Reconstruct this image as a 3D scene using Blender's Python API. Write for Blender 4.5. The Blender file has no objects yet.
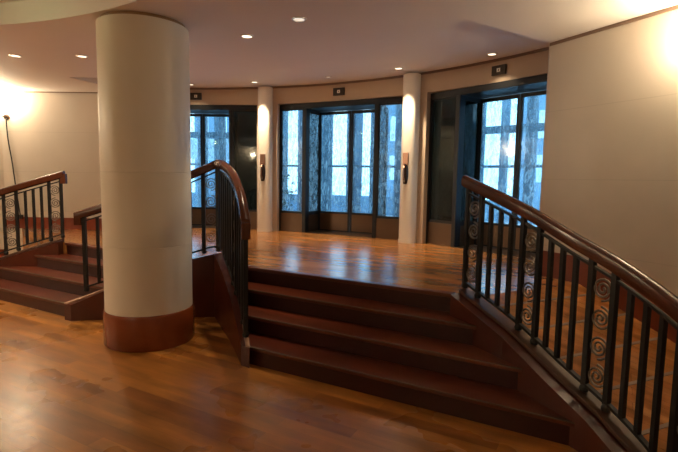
import bpy, bmesh, math, random
from mathutils import Vector, Matrix
random.seed(7)
C = bpy.context.scene.collection
PI = math.pi
# ---------------------------------------------------------------- camera
F = 480.0
cam = bpy.data.cameras.new('camera'); cam.sensor_width = 36; cam.lens = 36*F/678
co = bpy.data.objects.new('camera', cam); C.objects.link(co)
p, r = math.radians(5.6), math.radians(1.0)
fw = Vector((0, math.cos(p), -math.sin(p))); up0 = Vector((0, math.sin(p), math.cos(p))); r0 = Vector((1, 0, 0))
Rv = math.cos(r)*r0 + math.sin(r)*up0; Uv = -math.sin(r)*r0 + math.cos(r)*up0
m = Matrix((Rv, Uv, -fw)).transposed().to_4x4(); m.translation = (0, 0, 1.6)
co.matrix_world = m; cam.clip_start = .05; cam.clip_end = 200
bpy.context.scene.camera = co
vs = bpy.context.scene.view_settings
vs.view_transform = 'Standard'; vs.look = 'None'; vs.gamma = 1; vs.exposure = 0.15; vs.use_curve_mapping = False

# stair frame: origin at the round column, u along the steps, v up the stairs
O = Vector((-1.82, 4.63)); D = Vector((.875, -.485)); N = Vector((.485, .875))
ANG = math.atan2(D.y, D.x)
def L(u, v, z=None):
    q = O + D*u + N*v
    return (q.x, q.y) if z is None else Vector((q.x, q.y, z))

# ---------------------------------------------------------------- materials
def mat(name, col, rough=.5, metal=0, spec=.5, noise=None, bump=0, emit=None, estr=0):
    M = bpy.data.materials.new(name); M.use_nodes = True
    nt = M.node_tree; b = nt.nodes['Principled BSDF']
    b.inputs['Base Color'].default_value = (*col, 1); b.inputs['Roughness'].default_value = rough
    b.inputs['Metallic'].default_value = metal; b.inputs['Specular IOR Level'].default_value = spec
    if emit: b.inputs['Emission Color'].default_value = (*emit, 1); b.inputs['Emission Strength'].default_value = estr
    if noise:
        tc = nt.nodes.new('ShaderNodeTexCoord'); nz = nt.nodes.new('ShaderNodeTexNoise'); nz.inputs['Scale'].default_value = noise[0]
        nz.inputs['Detail'].default_value = 4
        mx = nt.nodes.new('ShaderNodeMix'); mx.data_type = 'RGBA'
        nt.links.new(tc.outputs['Object'], nz.inputs['Vector']); nt.links.new(nz.outputs['Fac'], mx.inputs['Factor'])
        k = noise[1]
        mx.inputs[6].default_value = (*[c*(1-k) for c in col], 1); mx.inputs[7].default_value = (*[min(1, c*(1+k)) for c in col], 1)
        nt.links.new(mx.outputs[2], b.inputs['Base Color'])
        if bump:
            bp = nt.nodes.new('ShaderNodeBump'); bp.inputs['Strength'].default_value = bump; bp.inputs['Distance'].default_value = .01
            nt.links.new(nz.outputs['Fac'], bp.inputs['Height']); nt.links.new(bp.outputs['Normal'], b.inputs['Normal'])
    return M

def planks(name, c1, c2, mortar, rough, length=1.1, width=.085, ang=-ANG, wob=.35, stretch=None):
    """strip flooring: rows of boards running along the steps, grain noise on top"""
    M = bpy.data.materials.new(name); M.use_nodes = True; nt = M.node_tree; b = nt.nodes['Principled BSDF']
    tc = nt.nodes.new('ShaderNodeTexCoord'); mp = nt.nodes.new('ShaderNodeMapping'); mp.inputs['Rotation'].default_value = (0, 0, ang)
    br = nt.nodes.new('ShaderNodeTexBrick'); br.inputs['Scale'].default_value = 1
    br.inputs['Brick Width'].default_value = length; br.inputs['Row Height'].default_value = width
    br.inputs['Mortar Size'].default_value = .0006; br.inputs['Bias'].default_value = 0; br.offset = .37
    br.inputs['Color1'].default_value = (*c1, 1); br.inputs['Color2'].default_value = (*c2, 1); br.inputs['Mortar'].default_value = (*mortar, 1)
    nt.links.new(tc.outputs['Object'], mp.inputs['Vector']); nt.links.new(mp.outputs['Vector'], br.inputs['Vector'])
    m2 = nt.nodes.new('ShaderNodeMapping'); m2.inputs['Scale'].default_value = (.9, 4, 4)
    nt.links.new(mp.outputs['Vector'], m2.inputs['Vector'])
    nz = nt.nodes.new('ShaderNodeTexNoise'); nz.inputs['Scale'].default_value = 2.2; nz.inputs['Detail'].default_value = 6
    nt.links.new(m2.outputs['Vector'], nz.inputs['Vector'])
    rmp = nt.nodes.new('ShaderNodeMapRange'); rmp.inputs['From Min'].default_value = .3; rmp.inputs['From Max'].default_value = .7
    rmp.inputs['To Min'].default_value = 1-wob; rmp.inputs['To Max'].default_value = 1+wob
    nt.links.new(nz.outputs['Fac'], rmp.inputs['Value'])
    mx = nt.nodes.new('ShaderNodeVectorMath'); mx.operation = 'SCALE'
    nt.links.new(br.outputs['Color'], mx.inputs[0]); nt.links.new(rmp.outputs['Result'], mx.inputs['Scale'])
    nt.links.new(mx.outputs['Vector'], b.inputs['Base Color'])
    n3 = nt.nodes.new('ShaderNodeTexNoise'); n3.inputs['Scale'].default_value = 1.6; n3.inputs['Detail'].default_value = 3
    nt.links.new(mp.outputs['Vector'], n3.inputs['Vector'])
    r3 = nt.nodes.new('ShaderNodeMapRange'); r3.inputs['To Min'].default_value = rough-.07; r3.inputs['To Max'].default_value = rough+.1
    nt.links.new(n3.outputs['Fac'], r3.inputs['Value']); nt.links.new(r3.outputs['Result'], b.inputs['Roughness'])
    b.inputs['Specular IOR Level'].default_value = .5
    bp = nt.nodes.new('ShaderNodeBump'); bp.inputs['Strength'].default_value = .05; bp.inputs['Distance'].default_value = .004
    nt.links.new(br.outputs['Fac'], bp.inputs['Height']); bp.invert = True; nt.links.new(bp.outputs['Normal'], b.inputs['Normal'])
    return M

def stone(name, col, rough=.35, seam=.86, period=.68, z0=.95):
    """cladding panels with fine horizontal joints"""
    M = bpy.data.materials.new(name); M.use_nodes = True; nt = M.node_tree; b = nt.nodes['Principled BSDF']
    g = nt.nodes.new('ShaderNodeNewGeometry'); sp = nt.nodes.new('ShaderNodeSeparateXYZ'); nt.links.new(g.outputs['Position'], sp.inputs[0])
    def math_(op, a, bb):
        n_ = nt.nodes.new('ShaderNodeMath'); n_.operation = op
        if hasattr(a, 'links'): nt.links.new(a, n_.inputs[0])
        else: n_.inputs[0].default_value = a
        if bb is not None: n_.inputs[1].default_value = bb
        return n_.outputs[0]
    f = math_('FRACT', math_('DIVIDE', math_('SUBTRACT', sp.outputs['Z'], z0), period), None)
    lt = math_('LESS_THAN', f, .011)
    nz = nt.nodes.new('ShaderNodeTexNoise'); nz.inputs['Scale'].default_value = 3; nz.inputs['Detail'].default_value = 5
    nt.links.new(g.outputs['Position'], nz.inputs['Vector'])
    mx = nt.nodes.new('ShaderNodeMix'); mx.data_type = 'RGBA'; nt.links.new(nz.outputs['Fac'], mx.inputs['Factor'])
    mx.inputs[6].default_value = (*[c*.93 for c in col], 1); mx.inputs[7].default_value = (*[min(1, c*1.06) for c in col], 1)
    m2 = nt.nodes.new('ShaderNodeMix'); m2.data_type = 'RGBA'; nt.links.new(lt, m2.inputs['Factor'])
    nt.links.new(mx.outputs[2], m2.inputs[6]); m2.inputs[7].default_value = (*[c*seam for c in col], 1)
    nt.links.new(m2.outputs[2], b.inputs['Base Color']); b.inputs['Roughness'].default_value = rough
    return M

def glass(name, tint, fleck, amount, gloss=.12):
    """clear pane with a field of fine etched flecks"""
    M = bpy.data.materials.new(name); M.use_nodes = True; nt = M.node_tree
    for n_ in list(nt.nodes): nt.nodes.remove(n_)
    out = nt.nodes.new('ShaderNodeOutputMaterial')
    tr = nt.nodes.new('ShaderNodeBsdfTransparent'); tr.inputs['Color'].default_value = (*tint, 1)
    gl = nt.nodes.new('ShaderNodeBsdfGlossy'); gl.inputs['Roughness'].default_value = .04
    tl = nt.nodes.new('ShaderNodeBsdfTranslucent'); tl.inputs['Color'].default_value = (*fleck, 1)
    df = nt.nodes.new('ShaderNodeBsdfDiffuse'); df.inputs['Color'].default_value = (*fleck, 1)
    a = nt.nodes.new('ShaderNodeMixShader'); a.inputs[0].default_value = .25
    nt.links.new(tl.outputs[0], a.inputs[1]); nt.links.new(df.outputs[0], a.inputs[2])
    fr = nt.nodes.new('ShaderNodeFresnel'); fr.inputs['IOR'].default_value = 1.5
    mb = nt.nodes.new('ShaderNodeMixShader'); nt.links.new(fr.outputs[0], mb.inputs[0])
    nt.links.new(tr.outputs[0], mb.inputs[1]); nt.links.new(gl.outputs[0], mb.inputs[2])
    tc = nt.nodes.new('ShaderNodeTexCoord'); mp = nt.nodes.new('ShaderNodeMapping'); mp.inputs['Scale'].default_value = (30, 30, 8)
    nz = nt.nodes.new('ShaderNodeTexNoise'); nz.inputs['Scale'].default_value = 1.0; nz.inputs['Detail'].default_value = 5; nz.inputs['Distortion'].default_value = 1.2
    nt.links.new(tc.outputs['Object'], mp.inputs[0]); nt.links.new(mp.outputs[0], nz.inputs['Vector'])
    cr = nt.nodes.new('ShaderNodeMapRange'); cr.inputs['From Min'].default_value = .5; cr.inputs['From Max'].default_value = .66
    cr.inputs['To Min'].default_value = amount*.12; cr.inputs['To Max'].default_value = amount
    nt.links.new(nz.outputs['Fac'], cr.inputs['Value'])
    mc = nt.nodes.new('ShaderNodeMixShader'); nt.links.new(cr.outputs[0], mc.inputs[0])
    nt.links.new(mb.outputs[0], mc.inputs[1]); nt.links.new(a.outputs[0], mc.inputs[2]); nt.links.new(mc.outputs[0], out.inputs[0])
    return M

FLOOR = planks('strip_wood_floor', (.42, .175, .036), (.24, .085, .018), (.10, .035, .01), .27, 1.3, .11)
FLOORU = planks('upper_strip_wood', (.40, .17, .05), (.30, .11, .03), (.06, .02, .006), .19)
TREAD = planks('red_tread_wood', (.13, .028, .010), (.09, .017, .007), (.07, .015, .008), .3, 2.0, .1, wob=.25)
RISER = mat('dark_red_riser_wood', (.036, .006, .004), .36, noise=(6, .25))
STRG = mat('red_brown_stringer_wood', (.075, .014, .006), .3, noise=(5, .3))
SKIRT = mat('red_skirting_wood', (.19, .032, .011), .3, noise=(5, .25))
NOSE = mat('dull_metal_nosing', (.12, .09, .065), .45, .4)
CAPD = mat('dark_kerb_cap', (.10, .05, .032), .4, noise=(8, .2))
CAP = mat('pale_kerb_cap', (.42, .26, .18), .45, noise=(8, .2))
HAND = mat('polished_handrail_wood', (.095, .026, .011), .19, noise=(7, .35))
IRON = mat('dark_iron', (.020, .020, .020), .45, .5, noise=(20, .2))
SCROLL = mat('lit_iron_scroll', (.20, .175, .15), .4, .5)  # paler than the other iron: light on the scrolls put into the colour
SHAFT = mat('cream_column_cladding', (.76, .71, .60), .38, noise=(3, .04))
WALL = stone('beige_wall_cladding', (.60, .54, .46), .33, seam=.88)
PIL = mat('cream_pilaster_cladding', (.82, .74, .62), .4, noise=(3, .05))
HEAD = mat('beige_header_plaster', (.52, .40, .29), .6, noise=(3, .06))
CEIL = mat('cream_ceiling_paint', (.88, .85, .82), .7, noise=(1.5, .03))
GAP = mat('dark_gap_shade_and_joint', (.20, .13, .09), .7)  # dark tone standing in for gap shade, also used on the ramp joints
COLLAR = mat('amber_collar', (.30, .17, .07), .5)
BASEW = mat('red_brown_column_base', (.22, .05, .013), .24, noise=(4, .3))
STEEL = mat('black_blue_steel', (.012, .014, .017), .45, .3)
BRONZE = mat('bronze_kick_plate', (.13, .085, .055), .32, .7, noise=(3, .2))
PLATE = mat('dark_brown_plate', (.035, .022, .013), .4, .3)
WHITE = mat('white_symbol', (.85, .82, .72), .5)
COPPER = mat('copper_plate', (.36, .20, .14), .3, .7)
DBRONZE = mat('dark_bronze', (.06, .035, .025), .3, .8)
CHROME = mat('brushed_trim', (.75, .7, .62), .3, .9)
LENS = mat('lit_downlight_lens', (.9, .85, .75), .4, emit=(1, .83, .6), estr=2.5)
LENSD = mat('dim_downlight_lens', (.9, .85, .75), .4, emit=(1, .85, .65), estr=.8)
BOWL = mat('lit_glass_bowl', (.95, .85, .7), .4, emit=(1, .80, .52), estr=30)
CORD = mat('black_cord', (.012, .011, .01), .5)
GL = glass('etched_door_glass', (.78, .90, .97), (.62, .86, 1.0), .55)
GLD = glass('dark_side_glass', (.28, .32, .28), (.25, .32, .28), .10)
XPAVE = mat('outside_paving', (.62, .66, .70), .5, noise=(2, .2))
XDARK = mat('outside_dark_frame', (.05, .09, .13), .5)
XWALL = mat('outside_blue_grey_wall', (.16, .26, .36), .7, noise=(2.5, .6))
XPIER = mat('outside_black_granite', (.02, .028, .03), .25, noise=(12, .6))
XWHITE = mat('outside_white_panel', (.8, .88, .95), .6)
XGREEN = mat('outside_shrub_leaves', (.03, .07, .045), .7, noise=(9, .5))

# ---------------------------------------------------------------- mesh helpers
class MB:
    def __init__(s): s.bm = bmesh.new()
    def verts(s, pts): return [s.bm.verts.new(q) for q in pts]
    def prism(s, pts, z0, z1):
        """plan polygon extruded; z1 may be a function of the point"""
        f = z1 if callable(z1) else (lambda q: z1)
        g = z0 if callable(z0) else (lambda q: z0)
        a = s.verts([(q[0], q[1], g(q)) for q in pts]); b = s.verts([(q[0], q[1], f(q)) for q in pts]); n_ = len(pts)
        s.bm.faces.new(a[::-1]); s.bm.faces.new(b)
        for i in range(n_): s.bm.faces.new((a[i], a[(i+1) % n_], b[(i+1) % n_], b[i]))
        return s
    def box(s, x0, x1, y0, y1, z0, z1): return s.prism([(x0, y0), (x1, y0), (x1, y1), (x0, y1)], z0, z1)
    def loft(s, rings, close=True, caps=True):
        vs_ = [s.verts(r_) for r_ in rings]; n_ = len(rings[0])
        for a, b in zip(vs_, vs_[1:]):
            for i in range(n_ if close else n_-1):
                s.bm.faces.new((a[i], a[(i+1) % n_], b[(i+1) % n_], b[i]))
        if caps and close: s.bm.faces.new(vs_[0][::-1]); s.bm.faces.new(vs_[-1])
        return s
    def sweep(s, path, prof, vertical=True):
        """prof: (side, up) pairs swept along a 3-D path, kept upright"""
        rings = []
        for i, q in enumerate(path):
            a = path[max(0, i-1)]; b = path[min(len(path)-1, i+1)]; t = (b-a).normalized()
            sd = Vector((t.y, -t.x, 0)).normalized() if abs(t.z) < .999 else Vector((1, 0, 0))
            up = Vector((0, 0, 1)) if vertical and abs(t.z) < .9 else sd.cross(t).normalized()
            rings.append([q + sd*x + up*y for x, y in prof])
        return s.loft(rings)
    def tube(s, path, rad, n_=8):
        rings = []
        for i, q in enumerate(path):
            a = path[max(0, i-1)]; b = path[min(len(path)-1, i+1)]; t = (b-a).normalized()
            ref = Vector((0, 0, 1)) if abs(t.z) < .9 else Vector((1, 0, 0))
            x = t.cross(ref).normalized(); y = x.cross(t)
            rr = rad[i] if isinstance(rad, (list, tuple)) else rad
            rings.append([q + (x*math.cos(2*PI*k/n_) + y*math.sin(2*PI*k/n_))*rr for k in range(n_)])
        return s.loft(rings)
    def lathe(s, prof, seg=48, cx=0, cy=0):
        rings = [[Vector((cx+r_*math.cos(2*PI*k/seg), cy+r_*math.sin(2*PI*k/seg), z)) for k in range(seg)] for r_, z in prof]
        return s.loft(rings)
    def build(s, name, M, parent=None, smooth=False, bevel=0):
        bmesh.ops.recalc_face_normals(s.bm, faces=s.bm.faces)
        me = bpy.data.meshes.new(name)
        if parent is not None:
            w = parent
            off = Vector((0, 0, 0)); loc_ = False
            while w is not None: off += w.location; loc_ = loc_ or bool(w.get('_local')); w = w.parent
            if not loc_: bmesh.ops.translate(s.bm, verts=s.bm.verts, vec=-off)
        s.bm.to_mesh(me); s.bm.free(); me.materials.append(M)
        if smooth:
            for pl in me.polygons: pl.use_smooth = True
            try: me.set_sharp_from_angle(angle=math.radians(35))
            except Exception: pass
        o = bpy.data.objects.new(name, me); C.objects.link(o)
        if parent is not None: o.parent = parent
        if bevel:
            md = o.modifiers.new('bevel', 'BEVEL'); md.width = bevel; md.segments = 2; md.limit_method = 'ANGLE'
        return o
def thing(name, label, cat, loc=(0, 0, 0), rz=0, group=None, local=False):
    o = bpy.data.objects.new(name, None); C.objects.link(o); o.location = loc; o.rotation_euler = (0, 0, rz); o.empty_display_size = .1
    o['label'] = label; o['category'] = cat
    if group: o['group'] = group
    if local: o['_local'] = 1
    return o
def tag(o, label, cat, group=None):
    o['label'] = label; o['category'] = cat
    if group: o['group'] = group
    return o
def struct(o): o['kind'] = 'structure'; return o
def copy_thing(src, loc, rz, label, group=None):
    t = src.copy(); C.objects.link(t); t.location = loc; t.rotation_euler = (0, 0, rz); t['label'] = label
    if group: t['group'] = group
    for ch in list(src.children):
        c = ch.copy(); C.objects.link(c); c.parent = t
        for g in list(ch.children):
            e = g.copy(); C.objects.link(e); e.parent = c
    return t

# ---------------------------------------------------------------- plan of the place
ZU = .64; ZH = 3.0; ZL = 3.2; STEP = .16
V = [-.05, .24, .53, .82]                       # the four riser faces
def fk(v): return max(.035, .16 + (v+.05)*.552 + .045)   # top of the sloped kerb
A = Vector((2.10, 5.00)); Am = Vector((-3.58, 8.25))
AC = Vector((-3.0, 2.51)); AR = 6.4             # door wall is an arc about AC
def arc(deg, rad=AR): return Vector((AC.x+rad*math.cos(math.radians(deg)), AC.y+rad*math.sin(math.radians(deg))))
right = [(2.10, 5.00), (2.36, 4.455), (2.62, 3.91), (3.15, 2.75), (4.1, .9), (4.7, -2.0), (3.0, -5.0)]
left = [(-5.0, -5.6), (-9.2, -3.0), (-9.8, 3.0), (-8.4, 7.0), (-7.3, 8.1), (-5.86, 8.41), (-4.17, 8.36), (-3.58, 8.25)]
room = right + left

# floors
b = MB(); fl = struct(b.prism(room[:7]+room[7:]+[(-3.4, 9.3), (0, 9.6), (3.4, 6.0)], -.15, 0).build('floor', FLOOR))
wdir = (Vector(right[2])-Vector(right[0])).normalized(); wper = Vector((-wdir.y, wdir.x))
if wper.x < 0: wper = -wper
def mirror_pt(q):                                # mirror about the column's axis
    a = Vector(q)-O; return O - D*a.dot(D) + N*a.dot(N)
RN = Vector(L(2.90, .83)); RW = RN + wper*((A-RN).dot(wper))
Lm = mirror_pt(RN); LW = Vector((-5.6, 8.42))
arcpts = [tuple(arc(a, AR+.15)) for a in range(22, 100, 3)]
up = [L(-2.9, .83), L(-.45, .83), L(0, 1.0), L(.45, .83), tuple(RN), tuple(RW), (2.10, 5.00)] + arcpts + [(-3.58, 8.25), (-4.17, 8.36), tuple(LW)]
struct(MB().prism(up, 0.0, ZU).build('floor_upper', FLOORU))

# ramps between balustrade and side wall
def ramp(start, wall_pt, dirv, length, pathpts, wallpts, name):
    z = lambda q: max(.0, ZU - .33*max(0, (Vector(q)-start).dot(dirv)))
    poly = [tuple(start)] + pathpts + wallpts + [tuple(wall_pt)]
    b_ = MB(); n_ = 14
    # cut in cross strips so that the slope is exact
    for k in range(n_):
        pass
    return z, poly
def zr(q): return max(.004, ZU - .33*max(0, (Vector((q[0], q[1]))-RN).dot(wdir)))
outer = [(2.84, .83), (3.33, .49), (3.65, .22), (3.91, .01), (4.10, -.175), (4.28, -.41), (4.47, -.64)]
def build_ramp(mirror):
    b_ = MB(); rows = []
    path_w = [Vector(L(*q)) for q in outer]
    for k in range(13):
        s_ = k*.16; base = RN + wdir*s_
        # balustrade side: where the cross line meets the balustrade path
        best = min((abs((path_w[i].lerp(path_w[i+1], t/20)-RN).dot(wdir)-s_), (path_w[i].lerp(path_w[i+1], t/20)-RN).dot(wper)) for i in range(len(path_w)-1) for t in range(21))
        lo = best[1]+.04; hi = (A-RN).dot(wper) - .002
        rows.append((base+wper*lo, base+wper*hi, max(.004, ZU-.33*s_)))
    f_ = (lambda q: mirror_pt(q)) if mirror else (lambda q: q)
    rings = []
    for a, c, z in rows:
        a, c = f_(a), f_(c)
        rings.append([Vector((a.x, a.y, 0)), Vector((c.x, c.y, 0)), Vector((c.x, c.y, z)), Vector((a.x, a.y, z))])
    b_.loft(rings)
    loc = f_(rows[6][0].lerp(rows[6][1], .5))
    t = thing('ramp', 'sloped wooden side ramp with dark cross joints, between the left balustrade and the lamp-lit wall' if mirror else
              'sloped wooden ramp with dark cross joints between the right balustrade and right wall', 'ramp', (loc.x, loc.y, 0))
    b_.build('ramp_deck', FLOORU, t)
    for s_ in (.1, .42, .74, 1.06, 1.38, 1.7):
        i = min(range(13), key=lambda k: abs(k*.16-s_)); a, c, z = rows[i]
        a2, c2 = a+wdir*.022, c+wdir*.022; z2 = z-.33*.022
        q = [f_(x) for x in (a, c, c2, a2)]; zz = [z, z, z2, z2]
        MB().loft([[Vector((q[j].x, q[j].y, zz[j]-.004)) for j in range(4)], [Vector((q[j].x, q[j].y, zz[j]+.004)) for j in range(4)]]).build('joint_strip', GAP, t)
    return t
build_ramp(False); 

# walls
def wall(pts, name, z0, z1, M, th=.16, flip=1):
    b_ = MB()
    ps = [Vector(q) for q in pts]; out = []
    for i, q in enumerate(ps):
        a = ps[max(0, i-1)]; c = ps[min(len(ps)-1, i+1)]; t = (c-a).normalized(); out.append(q + Vector((-t.y, t.x))*th*flip)
    b_.loft([[Vector((q.x, q.y, z0)), Vector((w_.x, w_.y, z0)), Vector((w_.x, w_.y, z1)), Vector((q.x, q.y, z1))] for q, w_ in zip(ps, out)])
    return b_.build(name, M)
e_r = arc(24.5)
struct(wall([tuple(e_r)] + right[:1], 'wall_lobby_right', 0, ZL, WALL, th=.02, flip=-1))
struct(wall(right[:5], 'wall_right', 0, ZH+.1, WALL))
struct(wall(right[4:], 'wall_hall_right', 0, ZH+.1, WALL))
struct(wall([right[-1], left[0]], 'wall_rear', 0, ZH+.1, WALL))
struct(wall(left[0:4], 'wall_hall_left', 0, ZH+.1, WALL))
struct(wall(left[3:], 'wall_left', 0, ZH+.1, WALL))
e_l = arc(99)
struct(wall([left[-1], tuple(e_l)], 'wall_lobby_left', 0, ZL, WALL, th=.16, flip=1))

def arcwall(a0, a1, z0, z1, r0_, r1_, b_=None):
    n_ = max(2, int(abs(a1-a0)/1.5)+1); rings = []
    for k in range(n_+1):
        a = a0+(a1-a0)*k/n_; i, o = arc(a, r0_), arc(a, r1_)
        rings.append([Vector((i.x, i.y, z0)), Vector((o.x, o.y, z0)), Vector((o.x, o.y, z1)), Vector((i.x, i.y, z1))])
    b_.loft(rings); return b_
ZHD = 2.90
b = MB(); arcwall(22, 101, ZHD, ZL, AR, AR+.22, b)
P1, P2 = 74.7, 49.85
for c in (P1, P2): arcwall(c-1.75, c+1.75, ZU, ZHD, AR, AR+.22, b)
arcwall(97.5, 101, ZU, ZHD, AR, AR+.22, b); arcwall(22, 26.5, ZU, ZHD, AR, AR+.22, b)
struct(b.build('wall_back', HEAD))
b = MB(); arcwall(22.5, 99.5, ZL-.035, ZL-.001, AR-.012, AR+.01, b); struct(b.build('gap_shade_1', GAP))  # dark strip painted in for the shaded gap under the lobby ceiling

# skirtings
def skirt(pts, name, zf, h, off=.02):
    ps = [Vector(q) for q in pts]; b_ = MB(); rings = []
    for i, q in enumerate(ps):
        a = ps[max(0, i-1)]; c = ps[min(len(ps)-1, i+1)]; t = (c-a).normalized(); w_ = q - Vector((-t.y, t.x))*off
        z = zf(q)
        rings.append([Vector((q.x, q.y, z)), Vector((w_.x, w_.y, z)), Vector((w_.x, w_.y, z+h)), Vector((q.x, q.y, z+h))])
    b_.loft(rings); return struct(b_.build(name, SKIRT))
rs = []
for k in range(0, 26): 
    q = A + wdir*(k*.115)
    rs.append(q)
skirt(rs[:11]+[Vector(right[2])], 'baseboard_right', lambda q: zr(q), .26)
skirt([Vector(right[2]), Vector(right[2]).lerp(Vector(right[3]), .25), Vector(right[2]).lerp(Vector(right[3]), .6), Vector(right[3]), Vector(right[4])], 'baseboard_ramp_foot', lambda q: zr(q), .26)
skirt([(-5.86, 8.41), (-4.17, 8.36), (-3.58, 8.25)], 'baseboard_left', lambda q: ZU, .2)
skirt([(-8.4, 7.0), (-7.3, 8.1), (-5.86, 8.41)], 'baseboard_left_low', lambda q: .0, .26)
# dark strips painting the shade of the gap under the hall ceiling
b = MB(); ps = [Vector(q) for q in right[:5]]
b.loft([[Vector((q.x, q.y, z)) for q, z in ((p_, ZH-.03), (p_-Vector((-wdir.y, wdir.x))*.012, ZH-.03), (p_-Vector((-wdir.y, wdir.x))*.012, ZH-.002), (p_, ZH-.002))] for p_ in ps])
struct(b.build('gap_shade_2', GAP))
b = MB(); ps = [Vector(q) for q in left[4:]]
b.loft([[Vector((p_.x, p_.y, ZH-.02)), Vector((p_.x, p_.y-.012, ZH-.02)), Vector((p_.x, p_.y-.012, ZH-.002)), Vector((p_.x, p_.y, ZH-.002))] for p_ in ps])
struct(b.build('gap_shade_3', GAP))

# ceilings: upper slab everywhere, lower hall slab with a curved lobby edge and a round recess
struct(MB().prism([(x*1.02, y*1.02) for x, y in right] + [(x*1.02, y*1.02) for x, y in left] + [tuple(arc(a, AR+.3)) for a in range(100, 21, -3)], ZL, ZL+.15).build('ceiling', CEIL))
Bq = Vector((1.09, 4.35)); Bm = Vector((-3.96, 7.12))
mid = (Bq+Bm)/2; ch = (Bq-Bm); hl = ch.length/2; cd = ch.normalized(); nn = Vector((-cd.y, cd.x)); nn = nn if nn.y > 0 else -nn
sag = .85; Rr = (hl*hl+sag*sag)/(2*sag); cc = mid - nn*(Rr-sag); ha = math.asin(hl/Rr)
edge = [cc + (nn*math.cos(t) + cd*math.sin(t))*Rr for t in [ha - 2*ha*k/24 for k in range(25)]]
outerloop = [Vector(q) for q in right][::-1]
loop = [tuple(A)] + [tuple(q) for q in edge] + [tuple(Am)] + [tuple(q) for q in left[::-1][1:]] + [tuple(q) for q in right[::-1][:-1]]
hc = Vector(L(0, -.43-4.6)); hole = [(hc.x+4.6*math.cos(2*PI*k/96), hc.y+4.6*math.sin(2*PI*k/96)) for k in range(96)]
bm = bmesh.new()
def ring(pts):
    v_ = [bm.verts.new((q[0], q[1], ZH)) for q in pts]; return [bm.edges.new((v_[i], v_[(i+1) % len(v_)])) for i in range(len(v_))]
es = ring(loop) + ring(hole)
bmesh.ops.triangle_fill(bm, edges=es, use_beauty=True, use_dissolve=False)
ex = bmesh.ops.extrude_face_region(bm, geom=bm.faces[:])
bmesh.ops.translate(bm, verts=[g for g in ex['geom'] if isinstance(g, bmesh.types.BMVert)], vec=(0, 0, ZL-ZH))
b = MB(); b.bm.free(); b.bm = bm; struct(b.build('ceiling_hall', CEIL))

# ---------------------------------------------------------------- round column
col = thing('column', 'large round cream column with red-brown wooden base, standing on the lower floor', 'column', (O.x, O.y, 0))
R = .402
prof = [(R, .325)]
for z in (.95, 1.63): prof += [(R, z-.004), (R-.003, z-.001), (R-.003, z+.001), (R, z+.004)]
prof += [(R, 2.965)]
MB().lathe(prof, 96, O.x-.03, O.y).build('shaft', SHAFT, col, True)
MB().lathe([(R+.012, 0), (R+.018, .01), (R+.018, .30), (R+.008, .325), (R-.01, .327)], 96, O.x-.03, O.y).build('base', BASEW, col, True)
MB().lathe([(R-.03, 2.965), (R-.03, 3.0)], 96, O.x-.03, O.y).build('collar', COLLAR, col, True)

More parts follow.
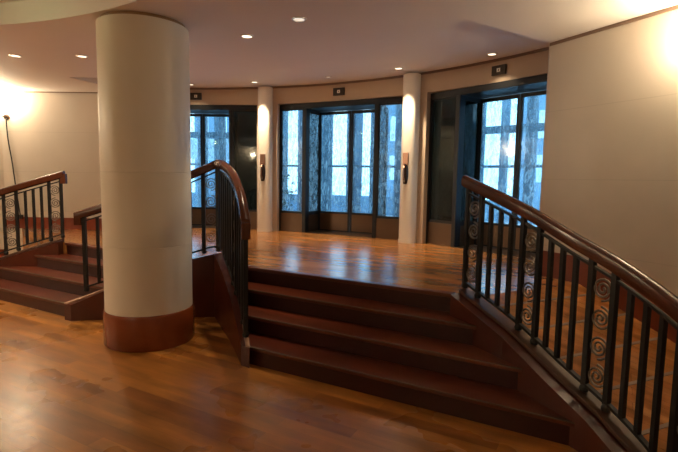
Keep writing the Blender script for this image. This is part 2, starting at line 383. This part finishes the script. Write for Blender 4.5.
# ---------------------------------------------------------------- the two flights of stairs
inner_in = [(0, .85), (.35, .585), (.70, .325), (1.0, .075), (1.20, -.095)]
inner_out = [(0, 1.0), (.46, .84), (.80, .46), (1.07, .13), (1.30, -.105)]
def xin(v):    # u of the inner stringer's stair face
    pts = inner_out[::-1]
    for (u0, v0), (u1, v1) in zip(pts, pts[1:]):
        if v0 <= v <= v1: return u0+(u1-u0)*(v-v0)/(v1-v0)
    return pts[0][0]
def xout(v):
    pts = outer[::-1]
    for (u0, v0), (u1, v1) in zip(pts, pts[1:]):
        if v0 <= v <= v1: return u0+(u1-u0)*(v-v0)/(v1-v0)
    return outer[0][0]
def flight(sg, label):
    c = L(sg*2.2, .3); t = thing('staircase', label, 'stairs', (c[0], c[1], 0))
    S = lambda u, v: L(sg*u, v)
    for k in range(3):
        z = STEP*(k+1); v0, v1 = V[k], V[k+1]
        a0, a1 = xin(v0)-.03, xin(v1)-.03; o0, o1 = xout(v0)-.12, xout(v1)-.12
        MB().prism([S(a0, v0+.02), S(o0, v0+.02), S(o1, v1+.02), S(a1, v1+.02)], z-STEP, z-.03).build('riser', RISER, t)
        MB().prism([S(a0, v0), S(o0, v0), S(o1, v1+.02), S(a1, v1+.02)], z-.03, z).build('tread', TREAD, t, bevel=.006)
        MB().prism([S(a0+.02, v0-.002), S(o0-.02, v0-.002), S(o0-.02, v0+.012), S(a0+.02, v0+.012)], z-.006, z+.002).build('nosing_strip', NOSE, t)
    z = STEP*4; v0 = V[3]
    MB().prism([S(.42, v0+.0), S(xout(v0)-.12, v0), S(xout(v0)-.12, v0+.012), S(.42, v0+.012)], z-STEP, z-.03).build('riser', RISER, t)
    MB().prism([S(.42, v0-.018), S(xout(v0)-.1, v0-.018), S(xout(v0)-.1, v0+.07), S(.42, v0+.07)], z-.03, z+.003).build('landing_nosing', TREAD, t, bevel=.005)
    # inner stringer: wedge-shaped wall beside the column's bay
    b_ = MB(); rings = []
    for (u0, v0), (u1, v1) in zip(inner_in, inner_out):
        q, w_ = S(u0, v0), S(u1, v1)
        if u0 == 0: w_ = S(0, .98)
        zt0, zt1 = min(.73, fk(v0)), min(.73, fk(v1))
        zt0 = zt1 = max(zt0, zt1) if u0 == 0 else (zt0+zt1)/2
        rings.append([Vector((*q, 0)), Vector((*w_, 0)), Vector((*w_, zt1)), Vector((*q, zt0))])
    b_.loft(rings).build('inner_stringer', STRG, t)
    # outer stringer under the outer balustrade
    b_ = MB(); c_ = MB(); rings = []; r2 = []
    ps = [Vector(q) for q in outer]
    for i, q in enumerate(ps):
        a = ps[max(0, i-1)]; e = ps[min(len(ps)-1, i+1)]; tt = (e-a).normalized(); s_ = Vector((tt.y, -tt.x))   # towards the steps
        if s_.x > 0: s_ = -s_
        zt = fk(q.y)
        i0, i1, i2, i3 = q+s_*.145, q-s_*.035, q+s_*.06, q-s_*.045
        rings.append([Vector((*S(*i0), 0)), Vector((*S(*i1), 0)), Vector((*S(*i1), zt-.015)), Vector((*S(*i0), zt-.03))])
        r2.append([Vector((*S(*i2), zt-.018)), Vector((*S(*i3), zt-.018)), Vector((*S(*i3), zt+.012)), Vector((*S(*i2), zt+.006))])
    b_.loft(rings).build('outer_stringer', STRG, t); c_.loft(r2).build('kerb_cap', CAPD, t)
    # pale strip along the inner stringer
    r3 = []
    for (u0, v0), (u1, v1) in list(zip(inner_in, inner_out))[1:]:
        q = Vector((u0, v0)).lerp(Vector((u1, v1)), .55); w_ = Vector((u1+.004, v1)); zt = (min(.73, fk(v0))+min(.73, fk(v1)))/2
        r3.append([Vector((*S(*q), zt-.002)), Vector((*S(*w_), zt-.002)), Vector((*S(*w_), zt+.014)), Vector((*S(*q), zt+.014))])
    MB().loft(r3).build('kerb_cap', CAP, t)
    return t
flight(1, 'wide flight of four dark red wooden steps filling the middle and right')
flight(-1, 'flight of four red wooden steps rising left of the round column')

# ---------------------------------------------------------------- balustrades
def catmull(pts, per=10):
    P = [Vector(q) for q in pts]; out = []
    for i in range(len(P)-1):
        p0 = P[max(0, i-1)]; p1 = P[i]; p2 = P[i+1]; p3 = P[min(len(P)-1, i+2)]
        for k in range(per):
            t = k/per; out.append(.5*((2*p1)+(p2-p0)*t+(2*p0-5*p1+4*p2-p3)*t*t+(3*p1-p0-3*p2+p3)*t**3))
    out.append(P[-1]); return out
RAILP = [(x*1.08, y*1.3) for x, y in [(-.036, -.030), (-.040, -.005), (-.034, .022), (-.018, .034), (0, .037), (.018, .034), (.034, .022), (.040, -.005), (.036, -.030), (.012, -.040), (-.012, -.040)]]
class Path:
    def __init__(s, rows):                       # rows of (x, y, kerb z, handrail top z)
        s.p = [(Vector((a, b_, c)), d_) for a, b_, c, d_ in rows]
        s.s = [0]
        for (a, _), (b_, _) in zip(s.p, s.p[1:]): s.s.append(s.s[-1]+math.hypot(a.x-b_.x, a.y-b_.y))
        s.len = s.s[-1]
    def at(s, q):
        q = min(max(q, 0), s.len)
        for i in range(len(s.s)-1):
            if q <= s.s[i+1]+1e-9:
                k = (q-s.s[i])/max(1e-9, s.s[i+1]-s.s[i]); a, za = s.p[i]; b_, zb = s.p[i+1]
                t = (b_-a); t.z = 0
                return a.lerp(b_, k), za+(zb-za)*k, t.normalized()
def spiral(c, t, rad, turns=2.3, flip=1, ph=0):
    """flat bar scroll in the vertical plane holding direction t"""
    pts = []
    n_ = 40
    for k in range(n_+1):
        a = 2*PI*turns*k/n_; rr = rad*(1-.86*k/n_)
        pts.append(c + t*(rr*math.cos(a*flip+ph)) + Vector((0, 0, 1))*(rr*math.sin(a*flip+ph)))
    return pts
def balustrade(path, layout, label, over=(0, 0), name='balustrade', block=None, pw=.034):
    c = path.at(path.len/2)[0]; t = thing(name, label, 'railing', (c.x, c.y, 0))
    n_ = 60
    pts = []
    for k in range(n_+1):
        q, zt, tn = path.at(path.len*k/n_); pts.append(Vector((q.x, q.y, zt-.048)))
    if over[0]: pts[0:0] = [pts[0] + (pts[0]-pts[1]).normalized()*over[0]]
    if over[1]: pts.append(pts[-1] + (pts[-1]-pts[-2]).normalized()*over[1])
    MB().sweep(pts, RAILP).build('handrail', HAND, t, True)
    if block is not None:
        for e in block:
            q, zt, tn = path.at(path.len if e else 0); q = q + tn*(.02 if e else -.04); sd = Vector((tn.y, -tn.x, 0)); h = .036
            c4 = [q+tn*h+sd*h, q-tn*h+sd*h, q-tn*h-sd*h, q+tn*h-sd*h]
            MB().loft([[Vector((x.x, x.y, zt-.17)) for x in c4], [Vector((x.x, x.y, zt-.03)) for x in c4]]).build('end_block', HAND, t, bevel=.006)
    zu = .135
    def line(dz_from_top=None, dz_base=None):
        out = []
        for k in range(n_+1):
            q, zt, tn = path.at(path.len*k/n_)
            out.append(Vector((q.x, q.y, (zt-dz_from_top) if dz_from_top else q.z+dz_base)))
        return out
    MB().sweep(line(dz_from_top=zu), [(-.013, -.008), (-.013, .008), (.013, .008), (.013, -.008)]).build('upper_rail', IRON, t)
    MB().sweep(line(dz_base=.06), [(-.016, -.010), (-.016, .010), (.016, .010), (.016, -.010)]).build('bottom_rail', IRON, t)
    def bar(s_, w_, z0, z1):
        q, zt, tn = path.at(s_); sd = Vector((tn.y, -tn.x, 0)); h = w_/2
        r_ = [q+tn*h+sd*h, q-tn*h+sd*h, q-tn*h-sd*h, q+tn*h-sd*h]
        return MB().loft([[Vector((x.x, x.y, z0)) for x in r_], [Vector((x.x, x.y, z1)) for x in r_]])
    for kind, s_ in layout:
        q, zt, tn = path.at(s_)
        if kind == 'b':
            bar(s_, .028, q.z+.06, zt-zu).build('baluster', IRON, t)
        if kind in ('p', 'n'):
            po = bar(s_, pw, q.z+.012, zt-.07).build('panel_post', IRON, t)
            fo = MB().lathe([(.012, q.z+.006), (.026, q.z+.012), (.030, q.z+.032), (.022, q.z+.052), (.013, q.z+.058)], 16, q.x, q.y)
            fo.build('foot', IRON, po, True)
        if kind == 's':
            hw_ = .085
            z0, z1 = q.z+.075, zt-zu-.012; k_ = 4; rad = (z1-z0)/k_/2
            for j in range(k_):
                cz = z0+rad*(2*j+1); cen = Vector((q.x, q.y, cz))
                fl_ = 1 if j % 2 else -1
                MB().tube(spiral(cen, tn, min(rad*.98, hw_-.012), 2.4, fl_, -PI/2 if j % 2 else PI/2), [.0075]*40+[.010], 6).build('scroll', SCROLL, t, True)
    return t
def rows_from(uvz, sg=1, per=8):
    out = []
    for q in catmull([Vector((a, b_, h)) for a, b_, h in uvz], per):
        x, y = L(sg*q.x, q.y); out.append((x, y, fk(q.y) + .006, q.z))
    return out
oz = [(u, v, fk(v)+.945) for u, v in outer]
RP = Path(rows_from(oz)); 
lay = []
for k in range(4):
    s0 = .0+.597*k
    if s0+.17 < RP.len: lay += [('p', s0), ('s', s0+.08), ('p', s0+.16)]
    for j in (1, 2, 3):
        sj = s0+.16+.106*j
        if sj < RP.len-.03: lay.append(('b', sj))
balustrade(RP, lay, 'black iron balustrade with wooden handrail along the right side of the wide steps', over=(.05, .05))
LP = Path(rows_from(oz, -1))
balustrade(LP, lay, 'black iron balustrade with scroll panels at the far left, in front of the lamp-lit wall', over=(.05, .05), block=(0,))
# wedge-shaped balustrade wrapping round the bay behind the column
vr = [(-1.20, .07, 1.215), (-.88, .30, 1.35), (-.50, .59, 1.54), (-.18, .83, 1.71), (-.04, .915, 1.785), (.06, .90, 1.79), (.30, .72, 1.75), (.62, .475, 1.655), (.92, .225, 1.50), (1.09, .07, 1.385), (1.215, -.05, 1.255)]
rows = []
for q in catmull([Vector(w_) for w_ in vr], 6):
    x, y = L(q.x, q.y); rows.append((x, y, min(.73, fk(q.y))+.012, q.z))
VP = Path(rows); LL = VP.len; mid_s = LL*.485
lay = [('n', .02)]
s_ = .16
while s_ < mid_s-.22: lay.append(('b', s_)); s_ += .125
lay += [('p', mid_s-.17), ('s', mid_s-.085), ('p', mid_s)]
lay += [('p', LL-.02), ('s', LL-.105), ('p', LL-.19), ('p', LL-.80), ('s', LL-.715), ('p', LL-.63)]
for j in (1, 2, 3): lay.append(('b', LL-.19-.111*j))
s_ = mid_s+.12
while s_ < LL-.84: lay.append(('b', s_)); s_ += .12
balustrade(VP, lay, 'wedge-shaped iron balustrade with bent wooden handrail wrapping round the bay behind the round column', over=(.06, .0), block=(0, 1), pw=.040)

# ---------------------------------------------------------------- glazed door units (local x across, y outwards)
def unit(name, label, idx, right_dark, left_dark):
    cang = idx; q = arc(cang, AR*math.cos(math.radians(10.9))+.10); t = thing(name, label, 'entrance', (q.x, q.y, ZU), math.radians(cang-90), 'glazed door sets in the curved wall', local=True)
    W = 1.215; H = 2.255; k = .35; sp = .50
    fr = MB()
    fr.box(-W, -W+.04, 0, .07, 0, H); fr.box(W-.04, W, 0, .07, 0, H)
    fr.box(-W+.04, W-.04, 0, .07, H-.09, H)
    fr.box(-W+sp, -W+sp+.07, 0, .07, 0, H-.09); fr.box(W-sp-.07, W-sp, 0, .07, 0, H-.09)
    fr.build('frame', STEEL, t, bevel=.003)
    for sg, dk in ((-1, left_dark), (1, right_dark)):
        x0, x1 = sorted((sg*(W-.04), sg*(W-sp)))
        sl = MB().box(x0, x1, .02, .05, k-.02, k+.02); sl.box(x0, x0+.018, .02, .05, k+.02, H-.11); sl.box(x1-.018, x1, .02, .05, k+.02, H-.11); sl.box(x0, x1, .02, .05, H-.11, H-.09)
        s_o = sl.build('side_panel_frame', STEEL, t)
        MB().box(x0+.018, x1-.018, .03, .038, k+.02, H-.11).build('side_glass', GLD if dk else GL, s_o)
        MB().box(x0, x1, .015, .05, 0, k-.02).build('kick_panel', BRONZE, s_o)
        # return of the recessed doorway
        xr = sg*(W-sp-.07)
        x0, x1 = sorted((xr, xr+sg*.03)); 
        rt = MB().box(x0, x1, .07, .12, 0, H-.09); rt.box(x0, x1, .46, .52, 0, H-.09); rt.box(x0, x1, .12, .46, k-.04, k+.02); rt.box(x0, x1, .12, .46, H-.15, H-.09)
        ro = rt.build('return_frame', STEEL, t)
        MB().box(x0+.011, x0+.018, .12, .46, k+.02, H-.15).build('return_glass', GLD if dk else GL, ro)
        MB().box(x0+.004, x1-.004, .12, .46, 0, k-.04).build('return_kick_panel', BRONZE, ro)
    hw = W-sp-.07
    MB().box(-hw, hw, .07, .52, H-.09, H-.05).build('recess_head', STEEL, t)
    for sg in (-1, 1):
        x0, x1 = sorted((sg*.006, sg*(hw-.002)))
        d = MB(); d.box(x0, x0+.035, .46, .50, .008, H-.1); d.box(x1-.035, x1, .46, .50, .008, H-.1)
        d.box(x0+.035, x1-.035, .46, .50, H-.15, H-.1); d.box(x0+.035, x1-.035, .46, .50, k-.02, k+.015); d.box(x0+.035, x1-.035, .46, .50, .008, .03)
        do = d.build('door', STEEL, t, bevel=.002)
        MB().box(x0+.035, x1-.035, .476, .484, k+.015, H-.15).build('door_glass', GL, do)
        MB().box(x0+.035, x1-.035, .465, .495, .03, k-.02).build('door_kick_panel', BRONZE, do)
    MB().box(-hw, hw, .0, .52, 0, .006).build('threshold', BRONZE, t)
    return t
unit('glazed_entrance', 'brightest glazed double door with side panels, in the middle between the two lit pilasters', (P1+P2)/2, False, False)
unit('glazed_entrance', 'glazed double door behind the right balustrade, its left side panel dark', P2-12.4, False, True)
unit('glazed_entrance', 'glazed double door half hidden behind the round column, its right side panel dark', P1+12.4, True, False)

# pilasters and their bronze plates
def pilaster(ang, label, lab2):
    q = arc(ang+.25, AR); t = thing('pilaster', label, 'pilaster', (q.x, q.y, ZU), math.radians(ang-90), local=True)
    poly = [(.105, 0), (.125, -.05), (.124, -.10), (.112, -.145), (.085, -.168), (.045, -.180), (0, -.184), (-.045, -.180), (-.085, -.168), (-.112, -.145), (-.124, -.10), (-.125, -.05), (-.105, 0)]
    MB().prism(poly, .05, ZL-ZU-.03).build('shaft', PIL, t, True)
    MB().prism([(x*1.05, y*1.04) for x, y in poly], 0, .05).build('plinth', PIL, t, True)
    # plate
    tp = thing('call_plate', lab2, 'call plate', (q.x, q.y, ZU), math.radians(ang-90), 'bronze plates on the pilasters', local=True)
    zc = 1.1
    MB().box(-.046, .046, -.202, -.178, zc+.085, zc+.27).build('upper_plate', COPPER, tp, bevel=.004)
    rings = []
    for k in range(13):
        f = k/12; z = zc-.20+.30*f; w_ = .050*math.sin(PI*min(1, max(.06, .06+.88*f)))**.4
        rings.append([Vector((x*w_, -.196+y*.02, z)) for x, y in ((-1, .8), (-.7, -.6), (0, -1), (.7, -.6), (1, .8))])
    MB().loft(rings).build('body', DBRONZE, tp, True)
    hd = MB().tube([Vector((0, -.214, zc-.13)), Vector((0, -.24, zc-.10)), Vector((0, -.245, zc-.02)), Vector((0, -.24, zc+.05)), Vector((0, -.214, zc+.08))], .009, 8)
    hd.build('handle', COPPER, tp, True)
    for k in (0, 1):
        MB().tube([Vector((0, -.214, zc-.165+k*.02)), Vector((0, -.220, zc-.165+k*.02))], .006, 10).build('button', WHITE, tp, True)
pilaster(P1-.25, 'cream rounded pilaster lit from above, left of the middle glazed door', 'bronze call plate with dark handle on the left lit pilaster')
pilaster(P2, 'cream rounded pilaster lit from above, right of the middle glazed door', 'bronze call plate with dark handle on the right lit pilaster')

# dark indicator plates over the doors
def indicator(ang, label):
    q = arc(ang, AR-.012); t = thing('indicator_plate', label, 'sign', (q.x, q.y, 3.045), math.radians(ang-90), 'dark plates above the glazed doors', local=True)
    MB().box(-.105, .105, -.018, .004, -.062, .062).build('plate', PLATE, t, bevel=.003)
    s_ = MB(); s_.box(-.026, .026, -.0205, -.018, -.024, .024)
    s_.build('white_symbol', WHITE, t)
    g = MB(); g.box(-.006, .006, -.0215, -.0205, -.012, .012); g.build('symbol_mark', PLATE, t)
indicator((P1+P2)/2+.1, 'dark plate with small white symbol above the middle glazed door')
indicator(P2-12.1, 'dark plate with small white symbol above the right glazed door')
indicator(P1+12.0, 'dark plate with small white symbol above the left door, beside the round column')

# ---------------------------------------------------------------- lamps
def spot(loc, power, size=1.2, blend=.6, col=(1, .78, .52), rad=.03, parent=None):
    l = bpy.data.lights.new('downlight_beam', 'SPOT'); l.energy = power; l.spot_size = size; l.spot_blend = blend; l.color = col; l.shadow_soft_size = rad
    o = bpy.data.objects.new('downlight_beam', l); C.objects.link(o)
    if parent: o.parent = parent; o.location = (0, 0, -.02)
    else: o.location = loc
    return o
def downlight(x, y, z, label, power, lit=True, size=1.3, tilt=None, rr=.05, col=(1, .78, .52)):
    t = thing('recessed_downlight', label, 'ceiling light', (x, y, z), 0, 'recessed downlights', local=True)
    n_ = 24
    MB().loft([[Vector((r_*math.cos(2*PI*k/n_), r_*math.sin(2*PI*k/n_), zz)) for k in range(n_)] for r_, zz in ((rr+.018, 0), (rr+.016, -.008), (rr, -.008), (rr-.002, -.001))], caps=False).build('trim_ring', CHROME, t, True)
    MB().lathe([(rr-.002, -.004), (rr-.002, -.001)], 24).build('lens', LENS if lit else LENSD, t, True)
    if power:
        s_ = spot(None, power, size, parent=t, col=col)
        if tilt: s_.rotation_euler = tilt
    return t
warm = (1, .76, .50)
downlight(-3.905, 5.90, ZH, 'small recessed downlight in the hall ceiling nearest the top left corner', 60, size=1.9)
downlight(-3.09, 5.87, ZH, 'small recessed downlight in the hall ceiling just left of the round column', 90, True, size=1.9)
downlight(-.95, 4.94, ZH, 'recessed downlight in the hall ceiling right of the round column', 80, size=1.05)
downlight(-.385, 4.40, ZH, 'recessed downlight nearest the top edge, in the hall ceiling above the wide steps', 3, False, size=1.6)
downlight(1.89, 6.235, ZL, 'recessed downlight in the lobby ceiling by the right glazed door', 24, size=1.8)
for ang, lab in ((P1, 'recessed downlight right above the left lit pilaster'), (P2, 'recessed downlight right above the right lit pilaster')):
    q = arc(ang+.4, AR-.43); downlight(q.x, q.y, ZL, lab, 210, True, size=1.35)
q = arc(62, AR-.45); downlight(q.x, q.y, ZL, 'faint recessed downlight above the middle glazed door', 16, False, size=1.9, rr=.035)
q = arc(86.5, AR-.3); downlight(q.x, q.y, ZL, 'recessed downlight at the right edge of the round column, above the left door', 16, True, size=1.9, rr=.04)
# unseen downlights added as fill light for the hall
for x, y, pw in ((-4.6, 3.4, 90), (-6.2, 4.6, 90), (-2.6, 1.8, 4), (-5.5, .5, 50)):
    z = ZL if (Vector((x, y))-hc).length < 4.5 else ZH
    downlight(x, y, z, 'added fill downlight in the hall ceiling outside the view', pw, True, size=2.2)

def wall_lamp(x, y, z, nx, ny, label, power, cord):
    t = thing('wall_lamp', label, 'wall lamp', (x, y, z))
    w_ = Vector((nx, ny, 0)).normalized(); c = Vector((x, y, z)) + w_*.14
    MB().lathe([(.012, z-.10), (.05, z-.085), (.10, z-.03), (.125, z+.03), (.12, z+.03), (.095, z-.02), (.04, z-.07)], 32, c.x, c.y).build('glass_bowl', BOWL, t, True)
    MB().tube([Vector((x, y, z-.12)), Vector((x, y, z-.12))+w_*.1, c+Vector((0, 0, -.10))], .012).build('bracket', DBRONZE, t, True)
    MB().tube([Vector((x, y, z-.12)), Vector((x, y, z-.12))+w_*.015], .05, 20).build('wall_mount', DBRONZE, t, True)
    if cord:
        s = w_*.03; side = Vector((-w_.y, w_.x, 0)); z1 = .86
        pts = [Vector((x, y, z-.1))+s, Vector((x+.02, y, z-.5))+s, Vector((x+.07, y, 1.8))+s, Vector((x+.13, y, 1.2))+s, Vector((x+.17, y, z1))+s]
        MB().tube(catmull(pts, 6), .010, 6).build('cord', CORD, t, True)
        MB().box(x+.17-.035, x+.17+.035, y-.05, y-.008, z1-.05, z1+.02).build('plug', CORD, t)
    l = bpy.data.lights.new('lamp_glow', 'POINT'); l.energy = power; l.color = (1, .80, .55); l.shadow_soft_size = .07
    o = bpy.data.objects.new('lamp_glow', l); C.objects.link(o); o.parent = t; o.location = w_*.14 + Vector((0, 0, .07))
wall_lamp(-5.75, 8.40, 2.68, 0, -1, 'glowing wall lamp at the far left with a dark cord hanging down the wall', 42, True)
rw = Vector(right[2]).lerp(Vector(right[3]), .2)
wall_lamp(rw.x, rw.y, 2.58, -wper.x, -wper.y, 'glowing wall lamp on the right wall, just outside the frame', 24, False)

wall_lamp(-8.78, 6.0, 2.6, 1, -.3, 'added unseen wall lamp on the hall wall just beyond the left edge of the view', 110, False)  # from here on, out-of-view wall lamps added to brighten the ceiling
wall_lamp(-9.68, 3.0, 2.6, 1, -.1, 'added unseen wall lamp on the hall wall left of the view', 110, False)
wall_lamp(-5.6, -5.2, 2.6, .1, 1, 'added unseen wall lamp on the hall wall behind the view', 55, False)
wall_lamp(2.5, -5.0, 2.6, 0, 1, 'added unseen wall lamp on the right part of the rear wall', 6, False)
# fluorescent cove tubes inside the round recess (greenish cast)
def tube_lamp(ang0, lab, pw):
    q = hc + Vector((math.cos(ang0), math.sin(ang0)))*4.0
    t = thing('fluorescent_tube', lab, 'ceiling light', (q.x, q.y, ZL-.03), ang0+PI/2, 'tubes in the round recess', local=True)
    MB().tube([Vector((-.55, 0, 0)), Vector((.55, 0, 0))], .013, 12).build('tube', LENSD, t, True)
    MB().box(-.6, .6, -.02, .02, .015, .028).build('batten', CHROME, t)
    l = bpy.data.lights.new('tube_light', 'POINT'); l.shadow_soft_size = .03; l.energy = pw; l.color = (.75, 1.0, .45)
    o = bpy.data.objects.new('tube_light', l); C.objects.link(o); o.parent = t; o.location = (0, 0, -.06)
for a, pw in ((1.25, 1.2), (.3, .8), (1.9, 1.8), (2.6, 2.5), (4.0, 3)):
    tube_lamp(a, 'fluorescent tube in the round ceiling recess, outside the view', pw)

# ---------------------------------------------------------------- outside
pv = MB(); n_ = 24; rings = []
for k in range(n_+1):
    a = 5+115*k/n_; i, o = arc(a, AR+.2), arc(a, AR+16); rings.append([Vector((i.x, i.y, ZU-.12)), Vector((o.x, o.y, ZU-.12)), Vector((o.x, o.y, ZU-.01)), Vector((i.x, i.y, ZU-.01))])
pv.loft(rings); struct(pv.build('ground_outside', XPAVE))
def polar_box(b_, a0, a1, r0_, r1_, z0, z1): arcwall(a0, a1, z0, z1, r0_, r1_, b_)
# canopy frame of slender posts and beams standing outside
fr = thing('canopy_frame', 'dark steel canopy frame with posts and beams outside the glazed doors', 'canopy', (*arc(62, AR+2.6), ZU))
for a in (30, 36.3, 44.3, 51, 57.6, 61.5, 65.4, 68.9, 72.6, 76.2, 81, 85, 88.7, 91.4):
    b = MB(); polar_box(b, a-.4, a+.4, AR+2.52, AR+2.68, ZU, 4.4); b.build('post', XDARK, fr)
for a0, a1 in ((26, 29), (37, 41.3), (43.9, 45.2), (47.3, 48.3), (50.3, 52.5), (55, 57.5), (58.2, 62.6), (64.6, 65.9), (67.5, 69.8), (72.0, 77.3), (78.9, 80.0), (81.5, 87.8), (89.4, 90.1), (91.2, 92.6)):
    b = MB(); polar_box(b, a0, a1, AR+2.7, AR+2.75, ZU, 4.3); b.build('screen_panel', XWALL, fr)
for z, h, a0, a1 in ((2.50, .14, 20, 53), (2.50, .14, 84, 104), (1.86, .05, 20, 104), (3.5, .15, 20, 104)):
    b = MB(); polar_box(b, a0, a1, AR+2.5, AR+2.56, z, z+h); b.build('beam', XDARK, fr)
# low wall and building beyond
b = MB(); polar_box(b, 8, 116, AR+5.0, AR+5.2, ZU, ZU+.5); tag(b.build('garden_wall', XWALL), 'low blue grey wall seen through the glass doors', 'wall')
bd = thing('building', 'blue grey building with pale windows seen through the glass doors', 'building', (*arc(60, AR+13), ZU))
for a0, a1, top in ((14, 30, 4.0), (40, 47, 7.5), (54, 58.5, 6.5), (67, 76, 6.5), (90, 100, 5.0)):
    b = MB(); polar_box(b, a0, a1, AR+12, AR+14, ZU, top); w_ = b.build('wall', XWALL, bd)
    k = a0+1
    while k+1.4 < a1:
        for z in (1.6, 3.2, 4.8):
            if z+1 < top:
                b = MB(); polar_box(b, k, k+1.2, AR+11.95, AR+12.02, z, z+1.0); b.build('window', XWHITE, w_)
        k += 2.4
for a, lab in ((81.6, 'black granite pier outside, behind the dark glass left of the left pilaster'), (49.3, 'black granite pier outside, behind the dark glass right of the right pilaster')):
    b = MB(); polar_box(b, a-(3.0 if a < 60 else 2.3), a+(3.0 if a < 60 else 2.3), AR+.95, AR+1.3, ZU-.01, 3.4); tag(b.build('granite_pier', XPIER), lab, 'pier')
# white awning outside the left door
b = MB(); polar_box(b, 88.2, 95, AR+3.3, AR+4.6, 2.05, 2.55); tag(b.build('awning', XWHITE), 'white awning outside the left door beside the round column', 'awning')
# shrub
sh = MB()
for k in range(700):
    a = random.uniform(76, 84); r_ = AR+random.uniform(1.4, 2.1); z = ZU+random.random()**1.3*1.0
    q = arc(a, r_); d_ = Vector((random.uniform(-1, 1), random.uniform(-1, 1), random.uniform(.1, 1))).normalized()*.09; e = d_.cross(Vector((random.random(), random.random(), random.random()))).normalized()*.025
    c = Vector((q.x, q.y, z)); f_ = sh.verts([c, c+d_*.5+e, c+d_, c+d_*.5-e]); sh.bm.faces.new(f_)
tag(sh.build('shrub', XGREEN), 'dark green shrub outside, behind the glass left of the left pilaster', 'shrub')

# sky
w = bpy.data.worlds.new('sky'); bpy.context.scene.world = w; w.use_nodes = True
bg = w.node_tree.nodes['Background']; bg.inputs['Color'].default_value = (.46, .79, 1.0, 1); bg.inputs['Strength'].default_value = 3.6
